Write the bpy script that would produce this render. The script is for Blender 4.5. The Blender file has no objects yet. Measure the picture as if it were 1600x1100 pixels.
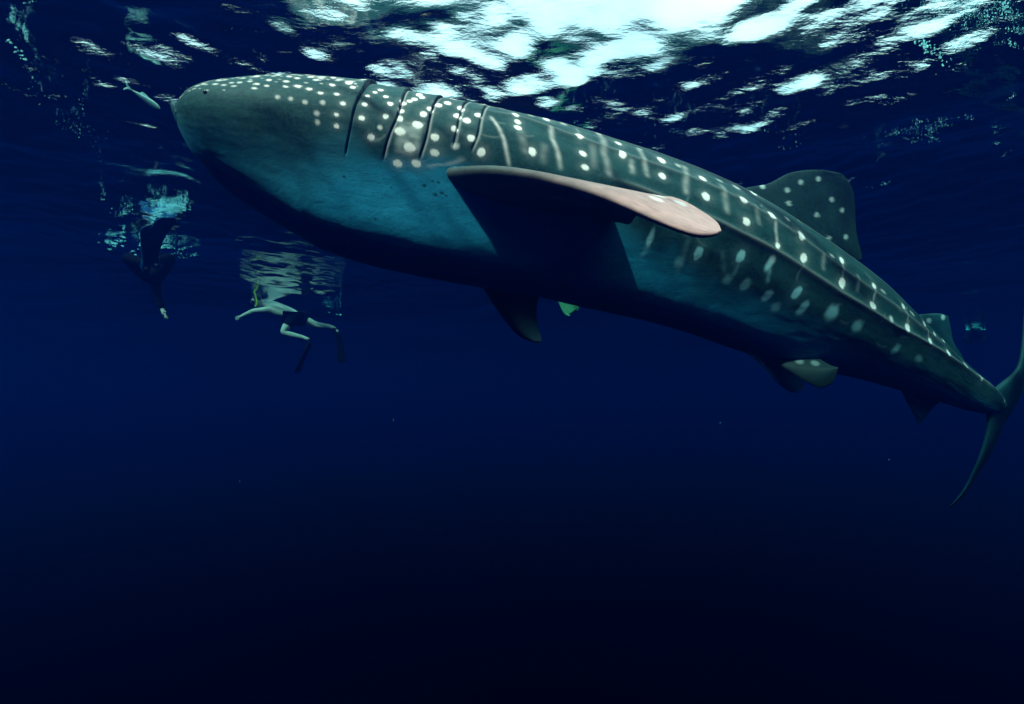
import bpy, bmesh, math, random
import numpy as np
from mathutils import Vector, Matrix, kdtree
from mathutils.bvhtree import BVHTree
random.seed(7); rng = np.random.default_rng(7)
scene = bpy.context.scene
col = scene.collection
R = math.radians

# ================================================================ camera, world, sun, exposure
PITCH = R(7); CAM = np.array([0., 0., -2.65])          # water surface is z = 0, the camera swims 2.65 m below it
cd = bpy.data.cameras.new('camera'); cd.sensor_width = 36; cd.lens = 19.64; cd.clip_start = .05; cd.clip_end = 2000
camera = bpy.data.objects.new('camera', cd); col.objects.link(camera)
camera.location = CAM; camera.rotation_euler = (R(90)+PITCH, 0, 0); scene.camera = camera

SUN_DIR = Vector((-.35, -.645, .68)).normalized()       # towards the sun: above, behind the camera and to the left
CLOUD = 8.0
world = bpy.data.worlds.new('World'); scene.world = world; world.use_nodes = True
wn = world.node_tree.nodes; wl = world.node_tree.links
sky = wn.new('ShaderNodeTexSky'); sky.sky_type = 'NISHITA'; sky.sun_disc = False
sky.sun_elevation = math.asin(SUN_DIR.z); sky.sun_rotation = math.atan2(SUN_DIR.x, SUN_DIR.y)
sky.air_density = 1.0; sky.dust_density = 8.0; sky.ozone_density = 1.0
# thin bright cloud, alike all over the sky
wtc = wn.new('ShaderNodeTexCoord'); wno = wn.new('ShaderNodeTexNoise'); wno.inputs['Scale'].default_value = 3.5; wno.inputs['Detail'].default_value = 6
wl.new(wtc.outputs['Generated'], wno.inputs['Vector'])
wr_ = wn.new('ShaderNodeMapRange'); wr_.inputs[1].default_value = .34; wr_.inputs[2].default_value = .56; wr_.inputs[3].default_value = .6; wl.new(wno.outputs['Fac'], wr_.inputs[0])
wsx = wn.new('ShaderNodeSeparateXYZ'); wl.new(wtc.outputs['Generated'], wsx.inputs[0])
wab = wn.new('ShaderNodeMapRange'); wab.inputs[1].default_value = 0; wab.inputs[2].default_value = .03; wl.new(wsx.outputs[2], wab.inputs[0])       # clouds only above the horizon
wmu = wn.new('ShaderNodeMath'); wmu.operation = 'MULTIPLY'; wl.new(wr_.outputs[0], wmu.inputs[0]); wl.new(wab.outputs[0], wmu.inputs[1])
wmx = wn.new('ShaderNodeMix'); wmx.data_type = 'RGBA'; wl.new(wmu.outputs[0], wmx.inputs['Factor']); wl.new(sky.outputs[0], wmx.inputs[6]); wmx.inputs[7].default_value = (CLOUD, CLOUD, CLOUD*1.02, 1)
wl.new(wmx.outputs[2], wn['Background'].inputs[0]); wn['Background'].inputs[1].default_value = .15
sl = bpy.data.lights.new('sun', 'SUN'); sl.energy = 5.0; sl.angle = R(1.6); sl.color = (1, .80, .68)
sun = bpy.data.objects.new('sun', sl); col.objects.link(sun); sun.location = (-4, -6, 9)
sun.rotation_euler = (-SUN_DIR).to_track_quat('-Z', 'Y').to_euler()
scene.view_settings.view_transform = 'Standard'; scene.view_settings.look = 'None'
scene.view_settings.exposure = 1.15; scene.view_settings.gamma = 1.0
cy = scene.cycles
cy.max_bounces = 6; cy.diffuse_bounces = 2; cy.glossy_bounces = 3; cy.transmission_bounces = 4
cy.volume_bounces = 1; cy.transparent_max_bounces = 8; cy.use_denoising = True; cy.sample_clamp_indirect = 4

# ================================================================ helpers
def obj(name, me, mat=None, parent=None, smooth=True):
    o = bpy.data.objects.new(name, me); col.objects.link(o)
    if mat is not None: me.materials.clear(); me.materials.append(mat)
    if smooth: me.polygons.foreach_set('use_smooth', [True]*len(me.polygons))
    if parent is not None: o.parent = parent; o.matrix_parent_inverse = parent.matrix_world.inverted()
    return o
def tag(o, label=None, cat=None, group=None, kind=None):
    if label: o['label'] = label
    if cat: o['category'] = cat
    if group: o['group'] = group
    if kind: o['kind'] = kind
    return o
def mesh(name, v, f):
    me = bpy.data.meshes.new(name); me.from_pydata([tuple(p) for p in v], [], [tuple(q) for q in f]); me.update(); return me
def grid_mesh(name, V, closed):
    """V[ns, nphi, 3] quads; closed around the second axis, capped at both ends when closed"""
    ns, nc = V.shape[:2]; idx = np.arange(ns*nc).reshape(ns, nc)
    if closed:
        a, b = idx[:-1], idx[1:]; q = np.stack([a, np.roll(a, -1, 1), np.roll(b, -1, 1), b], -1).reshape(-1, 4)
        c0, c1 = V[0].mean(0), V[-1].mean(0); P = np.vstack([V.reshape(-1, 3), c0, c1]); n = ns*nc
        t0 = np.stack([idx[0], np.full(nc, n), np.roll(idx[0], -1)], -1); t1 = np.stack([np.roll(idx[-1], -1), np.full(nc, n+1), idx[-1]], -1)
        tris = np.vstack([t0, t1])
    else:
        P = V.reshape(-1, 3); q = np.stack([idx[:-1, :-1], idx[:-1, 1:], idx[1:, 1:], idx[1:, :-1]], -1).reshape(-1, 4); tris = np.zeros((0, 3), int)
    me = bpy.data.meshes.new(name); me.vertices.add(len(P)); me.vertices.foreach_set('co', P.astype(np.float32).ravel())
    loops = np.concatenate([q.ravel(), tris.ravel()]); me.loops.add(len(loops)); me.loops.foreach_set('vertex_index', loops.astype(np.int32))
    tot = np.concatenate([np.full(len(q), 4), np.full(len(tris), 3)]); st = np.concatenate([[0], np.cumsum(tot)[:-1]])
    me.polygons.add(len(tot)); me.polygons.foreach_set('loop_start', st.astype(np.int32)); me.update(calc_edges=True); me.validate()
    return me
def fattr(me, name, a):
    at_ = me.attributes.new(name, 'FLOAT', 'POINT'); at_.data.foreach_set('value', np.ascontiguousarray(a, np.float32))
_u = np.array([0, -math.sin(PITCH), math.cos(PITCH)]); _f = np.array([0, math.cos(PITCH), math.sin(PITCH)]); FP = 873.
def spot_at(x, y, D):
    """world point at distance D ahead of the camera, for laying the things out in depth"""
    return CAM+np.array([1., 0, 0])*((x-800)/FP*D)+_u*((550-y)/FP*D)+_f*D
def spot_on(x, y, z):
    d = np.array([1., 0, 0])*((x-800)/FP)+_u*((550-y)/FP)+_f
    return CAM+d*((z-CAM[2])/d[2])

# ================================================================ materials
def mat(name):
    m = bpy.data.materials.new(name); m.use_nodes = True; n = m.node_tree.nodes; l = m.node_tree.links
    return m, n, l, n['Principled BSDF']
def simple(name, c, rough=.6, var=.25, scale=30, spec=.2):
    m, n, l, b = mat(name)
    tc = n.new('ShaderNodeTexCoord'); no = n.new('ShaderNodeTexNoise'); no.inputs['Scale'].default_value = scale; no.inputs['Detail'].default_value = 4
    l.new(tc.outputs['Object'], no.inputs['Vector'])
    mx = n.new('ShaderNodeMix'); mx.data_type = 'RGBA'; l.new(no.outputs['Fac'], mx.inputs['Factor'])
    mx.inputs[6].default_value = (*[k*(1-var) for k in c], 1); mx.inputs[7].default_value = (*[min(1, k*(1+var)) for k in c], 1)
    l.new(mx.outputs[2], b.inputs['Base Color']); b.inputs['Roughness'].default_value = rough; b.inputs['Specular IOR Level'].default_value = spec
    return m
M_skin = simple('skin', (.40, .33, .28), .6, spec=.05)
M_suit = simple('black neoprene', (.0022, .0024, .0028), .9, spec=.02)
M_shorts = simple('black swim shorts', (.003, .0034, .004), .9, spec=.02)
M_rubber = simple('black rubber', (.004, .0045, .0055), .6, spec=.05)
M_blue = simple('dark blue rubber', (.006, .045, .12), .5, spec=.08)
M_yellow = simple('fluorescent yellow plastic', (.62, .72, .05), .4)
M_lime = simple('lime green rubber', (.05, .27, .14), .7)
M_glass = simple('mask glass', (.05, .06, .07), .1, spec=.5)
M_hair = simple('dark hair', (.03, .022, .016), .7)
M_eye = simple('dark eye', (.006, .006, .007), .15, spec=.5)
M_bubble = simple('air bubble film', (.36, .88, .95), .25, .05, spec=.5)
_n = M_bubble.node_tree.nodes; _l = M_bubble.node_tree.links; _mx = _n.new('ShaderNodeMixShader'); _mx.inputs[0].default_value = .34     # thin walls: some of what is behind shows through
_l.new(_n.new('ShaderNodeBsdfTransparent').outputs[0], _mx.inputs[1]); _l.new(_n['Principled BSDF'].outputs[0], _mx.inputs[2]); _l.new(_mx.outputs[0], _n['Material Output'].inputs[0])

# ================================================================ the sea: surface sheet and the water below it
def axis(lo, hi, fine_lo, fine_hi, step, grow):
    a = list(np.arange(fine_lo, fine_hi+1e-6, step)); d = step; x = a[-1]
    while x < hi: d *= grow; x += d; a.append(x)
    d = step; x = a[0]; pre = []
    while x > lo: d *= grow; x -= d; pre.append(x)
    return np.array(pre[::-1]+a)
gx = axis(-640, 640, -7.5, 8.0, .042, 1.06); gy = axis(-230, 830, 1.5, 11., .042, 1.05)
XX, YY = np.meshgrid(gx, gy, indexing='ij')
cell = np.maximum(np.gradient(gx)[:, None], np.gradient(gy)[None, :])
ZZ = np.zeros_like(XX)
wr = np.random.default_rng(21)
def waves(n, l0, l1, slope, main, spread):
    global ZZ
    for k in range(n):
        lam = l0*(l1/l0)**((k+wr.random())/n); th = main+wr.normal()*spread; kk = 2*math.pi/lam
        amp = slope/math.sqrt(n)*1.414/kk
        ph = wr.random()*6.283; arg = kk*(XX*math.cos(th)+YY*math.sin(th))+ph
        fade = np.clip(1.6-cell/lam*4.5, 0, 1)
        # sharpened crests
        ZZ += amp*fade*(np.sin(arg)+.22*np.sin(2*arg+.6))
waves(9, 2.6, 8.0, .05, R(65), .5)
waves(16, .7, 2.4, .045, R(70), .55)
waves(34, .13, .7, .095, R(75), .8)
surf = grid_mesh('water_surface', np.stack([XX, YY, ZZ], -1), False); surf.flip_normals()
m_water = bpy.data.materials.new('sea surface from below'); m_water.use_nodes = True
n = m_water.node_tree.nodes; l = m_water.node_tree.links; n.clear()
out = n.new('ShaderNodeOutputMaterial'); mix = n.new('ShaderNodeMixShader'); fr = n.new('ShaderNodeFresnel'); fr.inputs['IOR'].default_value = 1.238
tr = n.new('ShaderNodeBsdfTransparent'); gl = n.new('ShaderNodeBsdfGlossy'); gl.inputs['Roughness'].default_value = .0
tc = n.new('ShaderNodeTexCoord'); mp = n.new('ShaderNodeMapping'); mp.inputs['Scale'].default_value = (1, 1.7, 1)
no = n.new('ShaderNodeTexNoise'); no.inputs['Scale'].default_value = 9; no.inputs['Detail'].default_value = 5; no.inputs['Roughness'].default_value = .55
bp = n.new('ShaderNodeBump'); bp.inputs['Strength'].default_value = 1.0; bp.inputs['Distance'].default_value = .004
l.new(tc.outputs['Object'], mp.inputs[0]); l.new(mp.outputs[0], no.inputs['Vector']); l.new(no.outputs['Fac'], bp.inputs['Height'])
l.new(bp.outputs[0], fr.inputs['Normal']); l.new(bp.outputs[0], gl.inputs['Normal'])
l.new(fr.outputs[0], mix.inputs[0]); l.new(tr.outputs[0], mix.inputs[1]); l.new(gl.outputs[0], mix.inputs[2]); l.new(mix.outputs[0], out.inputs[0])
water = obj('water_surface', surf, m_water); tag(water, 'rippled sea surface seen from below, bright where the sky shows through', kind='structure')

bm = bmesh.new(); bmesh.ops.create_cube(bm, size=1)
for v in bm.verts: v.co = Vector((v.co.x*1200, 300+v.co.y*1000, -2.6+v.co.z*6.4))
hm = bpy.data.meshes.new('haze'); bm.to_mesh(hm); bm.free()
m_haze = bpy.data.materials.new('sea water'); m_haze.use_nodes = True; n = m_haze.node_tree.nodes; l = m_haze.node_tree.links; n.clear()
out = n.new('ShaderNodeOutputMaterial'); pv = n.new('ShaderNodeVolumePrincipled'); l.new(pv.outputs[0], out.inputs['Volume'])
DENS = .22
pv.inputs['Density'].default_value = DENS; pv.inputs['Anisotropy'].default_value = .6
def vol(scat, ext):
    """scattering and extinction per metre -> Principled Volume colours"""
    c = [s/DENS for s in scat]; a = [max(0, 1-max(0, e/DENS-k)/(1-k))**2 for e, k in zip(ext, c)]
    pv.inputs['Color'].default_value = (*c, 1); pv.inputs['Absorption Color'].default_value = (*a, 1)
vol((.00003, .0011, .0092), (.17, .060, .060))
haze = obj('haze', hm, m_haze, smooth=False); tag(haze, 'clear deep blue sea water fading to dark with distance', kind='stuff')

# ================================================================ whale shark
# ---------------------------------------------------------------- shark body: spine, half widths, heights (metres)
SP_S = np.array([0,.012,.03,.06,.1,.15,.2,.25,.3,.36,.42,.48,.55,.62,.7,.78,.85,.92,1.0])
SP_C = np.array([[-2.385, 3.76 ,-0.46 ],
 [-2.309, 3.786,-0.561],
 [-2.164, 3.808,-0.629],
 [-1.927, 3.839,-0.665],
 [-1.616, 3.879,-0.69 ],
 [-1.235, 3.928,-0.722],
 [-0.862, 3.977,-0.782],
 [-0.497, 4.029,-0.831],
 [-0.141, 4.109,-0.86 ],
 [ 0.284, 4.209,-0.907],
 [ 0.707, 4.312,-0.978],
 [ 1.129, 4.415,-1.058],
 [ 1.618, 4.538,-1.185],
 [ 2.105, 4.675,-1.376],
 [ 2.659, 4.828,-1.613],
 [ 3.211, 4.981,-1.851],
 [ 3.692, 5.12 ,-2.078],
 [ 4.233, 5.333,-2.296],
 [ 4.863, 5.577,-2.52 ]])
SP_W = np.array([0.123,0.265,0.489,0.632,0.685,0.69 ,0.683,0.657,0.634,0.614,0.619,0.623,0.616,0.59 ,0.52 ,0.407,0.289,0.187,0.102])
SP_H = np.array([0.09 ,0.201,0.416,0.636,0.837,0.987,1.047,1.077,1.105,1.105,1.109,1.098,1.064,1.022,0.931,0.758,0.567,0.393,0.251])
def spline(xk, yk, x):
    """natural cubic spline"""
    xk = np.asarray(xk, float); yk = np.asarray(yk, float); n = len(xk); h = np.diff(xk)
    A = np.eye(n); B = np.zeros(yk.shape)
    for i in range(1, n-1):
        A[i, i-1] = h[i-1]; A[i, i] = 2*(h[i-1]+h[i]); A[i, i+1] = h[i]
        B[i] = 6*((yk[i+1]-yk[i])/h[i]-(yk[i]-yk[i-1])/h[i-1])
    M = np.linalg.solve(A, B); x = np.asarray(x, float)
    k = np.clip(np.searchsorted(xk, x)-1, 0, n-2); t0 = xk[k+1]-x; t1 = x-xk[k]; hh = h[k]
    if yk.ndim > 1: t0 = t0[..., None]; t1 = t1[..., None]; hh = hh[..., None]
    return (M[k]*t0**3+M[k+1]*t1**3)/(6*hh)+(yk[k]/hh-M[k]*hh/6)*t0+(yk[k+1]/hh-M[k+1]*hh/6)*t1
_S = np.linspace(0, 1, 801)
_C = spline(SP_S, SP_C, _S)
for _ in range(60): _C[1:-1] = .25*_C[:-2]+.5*_C[1:-1]+.25*_C[2:]
_T = np.gradient(_C, axis=0); _T /= np.linalg.norm(_T, axis=1)[:, None]
for _ in range(120): _T[1:-1] = .25*_T[:-2]+.5*_T[1:-1]+.25*_T[2:]
_T[:40] = _T[40]
_T /= np.linalg.norm(_T, axis=1)[:, None]
_UP = np.array([0, 0, 1.])-_T*_T[:, 2:3]; _UP /= np.linalg.norm(_UP, axis=1)[:, None]
_LT = np.cross(_T, _UP)
_ro = np.radians(np.interp(_S, [0, .28, .4, .5, .6, 1], [0, 0, 5, 11, 15, 17]))     # the tail half rolls a little as it swims
for _ in range(60): _ro[1:-1] = .25*_ro[:-2]+.5*_ro[1:-1]+.25*_ro[2:]
_ro = _ro[:, None]
_UP, _LT = _UP*np.cos(_ro)+_LT*np.sin(_ro), _LT*np.cos(_ro)-_UP*np.sin(_ro)
def lerp3(A, s):
    s = np.clip(np.asarray(s, float), 0, 1)*800; k = np.minimum(s.astype(int), 799); f = (s-k)[..., None]
    return A[k]*(1-f)+A[k+1]*f
def body_wh(s):
    s = np.asarray(s, float)
    e = np.interp(s, [0, .955, .98, 1], [1, 1, .86, .45])
    return np.maximum(spline(SP_S, SP_W, s), .02)*e, np.maximum(spline(SP_S, SP_H, s), .02)*e
_ht = np.array([-.15, 0, .08, .27, .47, .68, .79, .89, 1., 1.11])
_hl = np.array([.985, 1., .985, .875, .725, .525, .37, .195, 0, -.195]); _hv = np.array([.17, 0, -.10, -.345, -.605, -.885, -.965, -.992, -1., -.992])
_tt = np.linspace(0, 1, 400); _tl = spline(_ht, _hl, _tt); _tv = spline(_ht, _hv, _tt)
def section(w, h, phi, s):
    """round back, and a belly that falls in from the widest line like a boat's hull, most so behind the head"""
    c, sn = np.cos(phi), np.sin(phi); k = np.interp(s, [0, .03, .13, .56, .68, .80, 1], [.15, .3, 1, 1, .8, .4, .1])
    t = np.clip((np.degrees(np.arccos(np.clip(c, -1, 1)))-90)/90, 0, 1)
    hu = .5*h*(1-.10*k); hb = .5*h*(1+.40*k)
    low = c <= 0
    ul = np.abs(sn)**.92; uv = np.abs(c)**.95
    ll = (1-k)*np.abs(sn)**.92+k*np.interp(t, _tt, _tl); lv = (1-k)*np.abs(c)**.85+k*-np.interp(t, _tt, _tv)
    lat = w*np.sign(sn)*np.where(low, ll, ul); ver = np.where(low, -hb*lv, hu*uv)
    return lat, ver
def body_point(s, phi):
    s = np.asarray(s, float); phi = np.asarray(phi, float); w, h = body_wh(s)
    lat, ver = section(w, h, phi, s)
    return lerp3(_C, s)+lat[..., None]*lerp3(_LT, s)+ver[..., None]*lerp3(_UP, s)
def shark_point(s, lat, ver):
    """body coordinates (place along the spine, metres to its left, metres up) -> world"""
    s = np.asarray(s, float); lat = np.asarray(lat, float)+0*s; ver = np.asarray(ver, float)+0*s
    return lerp3(_C, s)+lat[..., None]*lerp3(_LT, s)+ver[..., None]*lerp3(_UP, s)

SPOTS=[(0.0897,60.5,0.020,0.026,0.80),(0.1052,56.0,0.020,0.031,0.80),(0.1152,60.5,0.019,0.027,0.80),(0.1219,63.5,0.019,0.023,0.80),(0.1308,56.0,0.020,0.032,0.80),(0.1463,51.5,0.020,0.037,0.80),(0.1519,56.5,0.020,0.031,0.80),(0.1363,63.0,0.019,0.023,0.80),(0.1019,69.5,0.019,0.019,0.80),(0.1152,70.5,0.019,0.018,0.80),(0.1019,78.0,0.019,0.014,0.80),(0.1163,77.5,0.019,0.014,0.80),(0.0941,76.0,0.020,0.015,0.80),(0.0930,81.5,0.020,0.013,0.80),(0.0875,72.0,0.020,0.016,0.55),(0.0797,73.5,0.020,0.015,0.55),(0.0730,73.5,0.020,0.015,0.55),(0.0653,65.5,0.021,0.020,0.55),(0.0597,74.5,0.021,0.015,0.55),(0.0608,66.0,0.021,0.019,0.55),(0.0486,71.0,0.023,0.016,0.55),(0.0442,74.0,0.025,0.015,0.55),(0.0764,79.0,0.020,0.013,0.55),(0.0797,64.0,0.020,0.021,0.55),(0.0675,77.0,0.021,0.014,0.55),(0.1252,75.5,0.023,0.019,0.95),(0.1341,77.0,0.023,0.018,0.95),(0.1496,68.0,0.023,0.025,0.95),(0.1552,78.0,0.023,0.018,0.95),(0.1430,79.5,0.023,0.017,0.95),(0.1652,67.5,0.023,0.025,0.95),(0.1119,88.5,0.019,0.021,0.50),(0.1219,88.5,0.019,0.021,0.50),(0.1330,89.5,0.019,0.021,0.50),(0.1463,87.5,0.019,0.022,0.50),(0.1430,95.5,0.019,0.019,0.50),(0.1441,100.5,0.019,0.019,0.50),(0.1619,85.5,0.023,0.020,0.90),(0.1585,94.0,0.023,0.018,0.90),(0.1596,100.5,0.023,0.017,0.90),(0.1785,73.0,0.021,0.019,1.00),(0.1929,69.5,0.022,0.021,1.00),(0.1829,66.5,0.022,0.024,1.00),(0.1863,61.5,0.022,0.030,1.00),(0.1885,42.5,0.023,0.046,1.00),(0.2163,64.0,0.022,0.027,1.00),(0.2218,58.5,0.022,0.035,1.00),(0.2229,41.0,0.023,0.046,1.00),(0.2429,59.0,0.023,0.034,1.00),(0.2185,54.0,0.023,0.046,1.00),(0.2129,68.0,0.022,0.023,1.00),(0.1785,82.0,0.025,0.022,1.00),(0.1985,76.5,0.025,0.024,1.00),(0.2085,72.0,0.026,0.028,1.00),(0.2085,80.0,0.026,0.023,1.00),(0.2307,73.5,0.026,0.027,1.00),(0.2362,65.0,0.027,0.036,1.00),(0.2518,74.0,0.027,0.026,1.00),(0.2540,64.0,0.027,0.037,1.00),(0.2684,68.0,0.028,0.031,1.00),(0.2740,39.5,0.029,0.064,1.00),(0.2473,39.5,0.028,0.064,1.00),(0.1607,61.0,0.026,0.043,1.00),(0.1785,92.5,0.025,0.024,1.00),(0.1974,87.5,0.025,0.026,1.00),(0.2085,86.5,0.025,0.027,1.00),(0.2262,79.5,0.026,0.031,1.00),(0.2507,86.0,0.026,0.027,1.00),(0.2595,76.5,0.027,0.033,1.00),(0.2640,90.0,0.027,0.026,1.00),(0.2373,94.0,0.026,0.024,1.00),(0.1885,102.0,0.029,0.021,0.85),(0.2385,102.5,0.030,0.021,0.85),(0.2118,112.0,0.030,0.021,0.85),(0.2262,110.0,0.030,0.022,0.85),(0.1941,95.5,0.021,0.018,0.55),(0.2529,96.5,0.022,0.018,0.55),(0.2107,95.0,0.037,0.026,1.00),(0.2229,88.5,0.037,0.028,1.00),(0.2196,102.5,0.037,0.025,1.00),(0.2729,97.0,0.029,0.030,1.00),(0.3184,88.0,0.030,0.034,1.00),(0.3028,53.5,0.027,0.053,1.00),(0.3040,63.5,0.026,0.035,1.00),(0.3361,36.0,0.028,0.064,1.00),(0.4050,46.5,0.028,0.053,1.00),(0.5349,40.0,0.031,0.046,1.00),(0.5571,30.5,0.032,0.049,1.00),(0.3040,70.5,0.030,0.034,1.00),(0.3639,58.5,0.032,0.046,1.00),(0.3672,77.0,0.032,0.029,1.00),(0.3706,87.5,0.031,0.025,1.00),(0.4061,65.0,0.032,0.037,1.00),(0.4494,51.5,0.034,0.049,1.00),(0.4927,55.5,0.035,0.042,1.00),(0.5693,60.0,0.037,0.038,1.00),(0.5360,60.0,0.036,0.038,1.00),(0.4483,71.0,0.033,0.031,1.00),(0.4960,74.0,0.034,0.042,1.00),(0.5426,79.5,0.036,0.040,1.00),(0.6059,61.5,0.039,0.053,1.00),(0.6148,81.5,0.037,0.050,1.00),(0.6692,81.5,0.040,0.052,1.00),(0.6636,58.0,0.027,0.042,1.00),(0.7125,62.0,0.030,0.039,1.00),(0.5815,85.0,0.024,0.029,1.00),(0.7169,83.5,0.045,0.034,1.00),(0.7769,80.5,0.038,0.044,1.00),(0.7480,84.5,0.029,0.032,0.55),(0.8179,73.5,0.028,0.033,1.00),(0.7647,57.0,0.025,0.038,1.00),(0.8524,68.0,0.031,0.035,1.00),(0.8901,60.0,0.029,0.033,0.90),(0.9245,56.0,0.030,0.033,0.90),(0.8068,52.0,0.022,0.036,0.90),(0.9889,43.0,0.030,0.023,0.80),(0.8490,43.0,0.022,0.025,0.80),(0.8268,53.0,0.021,0.025,0.80),(0.2917,38.5,0.023,0.043,0.35),(0.3206,36.5,0.023,0.043,0.35),(0.3528,35.0,0.024,0.043,0.35),(0.3883,34.0,0.024,0.043,0.35),(0.4294,41.5,0.024,0.038,0.35),(0.4683,49.0,0.024,0.028,0.35),(0.5149,44.5,0.026,0.029,0.35),(0.7280,59.5,0.034,0.020,0.35),(0.7824,54.5,0.036,0.021,0.35),(0.8401,34.5,0.039,0.022,0.35),(0.6492,61.0,0.029,0.020,0.35),(0.5904,49.0,0.027,0.025,0.35),(0.4516,114.5,0.022,0.058,0.75),(0.5071,112.5,0.036,0.050,0.85),(0.5515,103.5,0.037,0.049,0.85),(0.5837,99.0,0.027,0.058,0.80),(0.6026,117.5,0.034,0.047,0.70),(0.5526,120.5,0.043,0.037,0.35),(0.4916,121.5,0.041,0.037,0.35),(0.6281,106.0,0.038,0.051,0.90),(0.6448,113.5,0.033,0.061,0.70),(0.6770,106.0,0.053,0.061,0.75),(0.7136,105.5,0.048,0.053,0.45),(0.7802,106.5,0.038,0.045,0.35),(0.8179,101.0,0.040,0.031,0.20),(0.6192,121.5,0.040,0.043,0.40),(0.5737,118.0,0.039,0.042,0.40)]
BARS=[([(0.2795,66.0),(0.2851,75.0),(0.2906,84.0),(0.2940,92.5),(0.2984,100.0)],0.018,0.75),
 ([(0.3361,58.0),(0.3373,72.0),(0.3428,82.5),(0.3472,93.0)],0.023,0.60),
 ([(0.3894,38.5),(0.3872,68.5),(0.3950,88.0)],0.032,0.40),
 ([(0.4272,42.5),(0.4294,66.5),(0.4327,77.0)],0.028,0.40),
 ([(0.4760,44.0),(0.4738,65.0),(0.4738,79.0)],0.032,0.40),
 ([(0.5138,52.0),(0.5171,67.5),(0.5204,80.0)],0.032,0.35),
 ([(0.4150,67.0),(0.4172,79.0)],0.028,0.50),
 ([(0.5737,63.5),(0.5770,75.5),(0.5815,85.0)],0.018,0.55),
 ([(0.6636,58.0),(0.6659,71.0),(0.6692,81.5)],0.014,0.50),
 ([(0.7125,62.0),(0.7147,73.0),(0.7169,83.5)],0.014,0.45),
 ([(0.6359,65.0),(0.6414,80.0)],0.028,0.30),
 ([(0.7647,57.0),(0.7724,67.5),(0.7769,80.5)],0.014,0.50),
 ([(0.8068,52.0),(0.8124,64.0),(0.8179,73.5)],0.011,0.50),
 ([(0.6869,63.0),(0.6914,79.5)],0.023,0.30),
 ([(0.4905,107.5),(0.4938,119.5),(0.4949,127.5)],0.028,0.25),
 ([(0.5315,106.5),(0.5448,117.0)],0.032,0.20),
 ([(0.5560,121.0),(0.5548,111.5),(0.5526,104.5)],0.023,0.35),
 ([(0.5848,99.5),(0.5926,109.5)],0.023,0.50),
 ([(0.4516,114.5),(0.4516,121.5),(0.4505,126.5)],0.023,0.40),
 ([(0.3650,36.5),(0.3639,58.5)],0.014,0.30),
 ([(0.3051,71.0),(0.3095,83.0),(0.3128,91.0)],0.041,0.22),
 ([(0.2584,103.5),(0.2496,107.0),(0.2362,109.5)],0.028,0.45),
 ([(0.3295,79.5),(0.3295,93.5)],0.037,0.20),
 ([(0.3761,63.5),(0.3783,86.0)],0.037,0.18),
 ([(0.5504,58.0),(0.5560,76.0)],0.028,0.25)]
RIDGES = [([(0.3705, 90.5), (0.4205, 88.5), (0.5204, 89.5), (0.5415, 90.0), (0.5948, 88.5), (0.6703, 89.5), (0.7602, 87.5), (0.8657, 70.5), (0.92, 60.5), (0.96, 52.5), (0.99, 46.5)], 0.02),
  ([(0.2501, 60.0), (0.2751, 58.0), (0.3151, 55.5), (0.3606, 61.5), (0.415, 63.5), (0.476, 60.5), (0.5115, 60.5), (0.5471, 61.5), (0.6048, 63.5), (0.6636, 68.5), (0.72, 68.5), (0.79, 64.5), (0.86, 56.5)], 0.013) ,
  ([(0.28, 30), (0.36, 32), (0.5, 30), (0.6, 30), (0.7, 34), (0.8, 34)], 0.01) ]
GILLS = [[(0.1775, 31.0), (0.173, 42.0), (0.173, 68.5), (0.1707, 85.0), (0.1707, 100.0), (0.1685, 114.0)], [(0.2097, 30.5), (0.2052, 41.5), (0.2063, 68.0), (0.2063, 86.0), (0.2018, 99.0), (0.1996, 111.5)], [(0.2385, 39.0), (0.234, 50.0), (0.2318, 67.5), (0.2307, 82.5), (0.2307, 96.0), (0.2274, 107.0)], [(0.2607, 40.5), (0.2562, 51.5), (0.2529, 74.0), (0.2518, 87.5), (0.2507, 97.5)], [(0.2785, 40.0), (0.274, 51.0), (0.2695, 72.5), (0.2684, 87.5), (0.264, 98.0)]]
dDOT = [(0.6084, 0.704), (0.6155, 0.613), (0.6355, 0.919), (0.6615, 0.829), (0.6795, 0.799), (0.6525, 0.649), (0.6986, 0.618), (0.6785, 0.533), (0.6185, 0.819), (0.5834, 0.638)]
EDGE = [(0, 140), (0.05, 145), (0.0953, 142), (0.1308, 132), (0.15, 123), (0.1696, 117.0), (0.2018, 116.0), (0.2407, 110.0), (0.4616, 123.5), (0.5293, 127.5), (0.617, 128.0), (0.6936, 119.5), (0.8, 119.5), (1, 115.5)]
MARKS = [(0.234, 120.5, 0.012), (0.244, 117.5, 0.01), (0.2473, 122.5, 0.014), (0.2429, 124.0, 0.012), (0.2507, 123.5, 0.009), (0.2396, 117.5, 0.008), (0.1696, 126.0, 0.014), (0.1996, 142.5, 0.01), (0.2096, 125.0, 0.006), (0.556, 58.5, 0.022)]

_arc = np.concatenate([[0], np.cumsum(np.linalg.norm(np.diff(_C, axis=0), axis=1))])
def arc(s): return np.interp(s, _S, _arc)
dens = lambda s: 1+2.6*np.exp(-((s-.22)/.055)**4)+1.5*np.exp(-(s/.03)**2)
sfine = np.linspace(0, 1, 4001); cum = np.concatenate([[0], np.cumsum(.5*(dens(sfine)[1:]+dens(sfine)[:-1]))]); cum /= cum[-1]
NS, NP = 1000, 420
sg = np.interp(np.linspace(0, 1, NS), cum, sfine); pg = np.linspace(0, 2*math.pi, NP, endpoint=False)
Sg, Pg = np.meshgrid(sg, pg, indexing='ij')
V = body_point(Sg, Pg)
pd = np.degrees(Pg); pd = np.where(pd > 180, 360-pd, pd)          # both flanks alike: degrees down from the back
wg, hg = body_wh(Sg); rg = .5*(wg+.5*hg)                          # mean radius, to turn angles into metres
Ag = arc(Sg)
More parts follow.
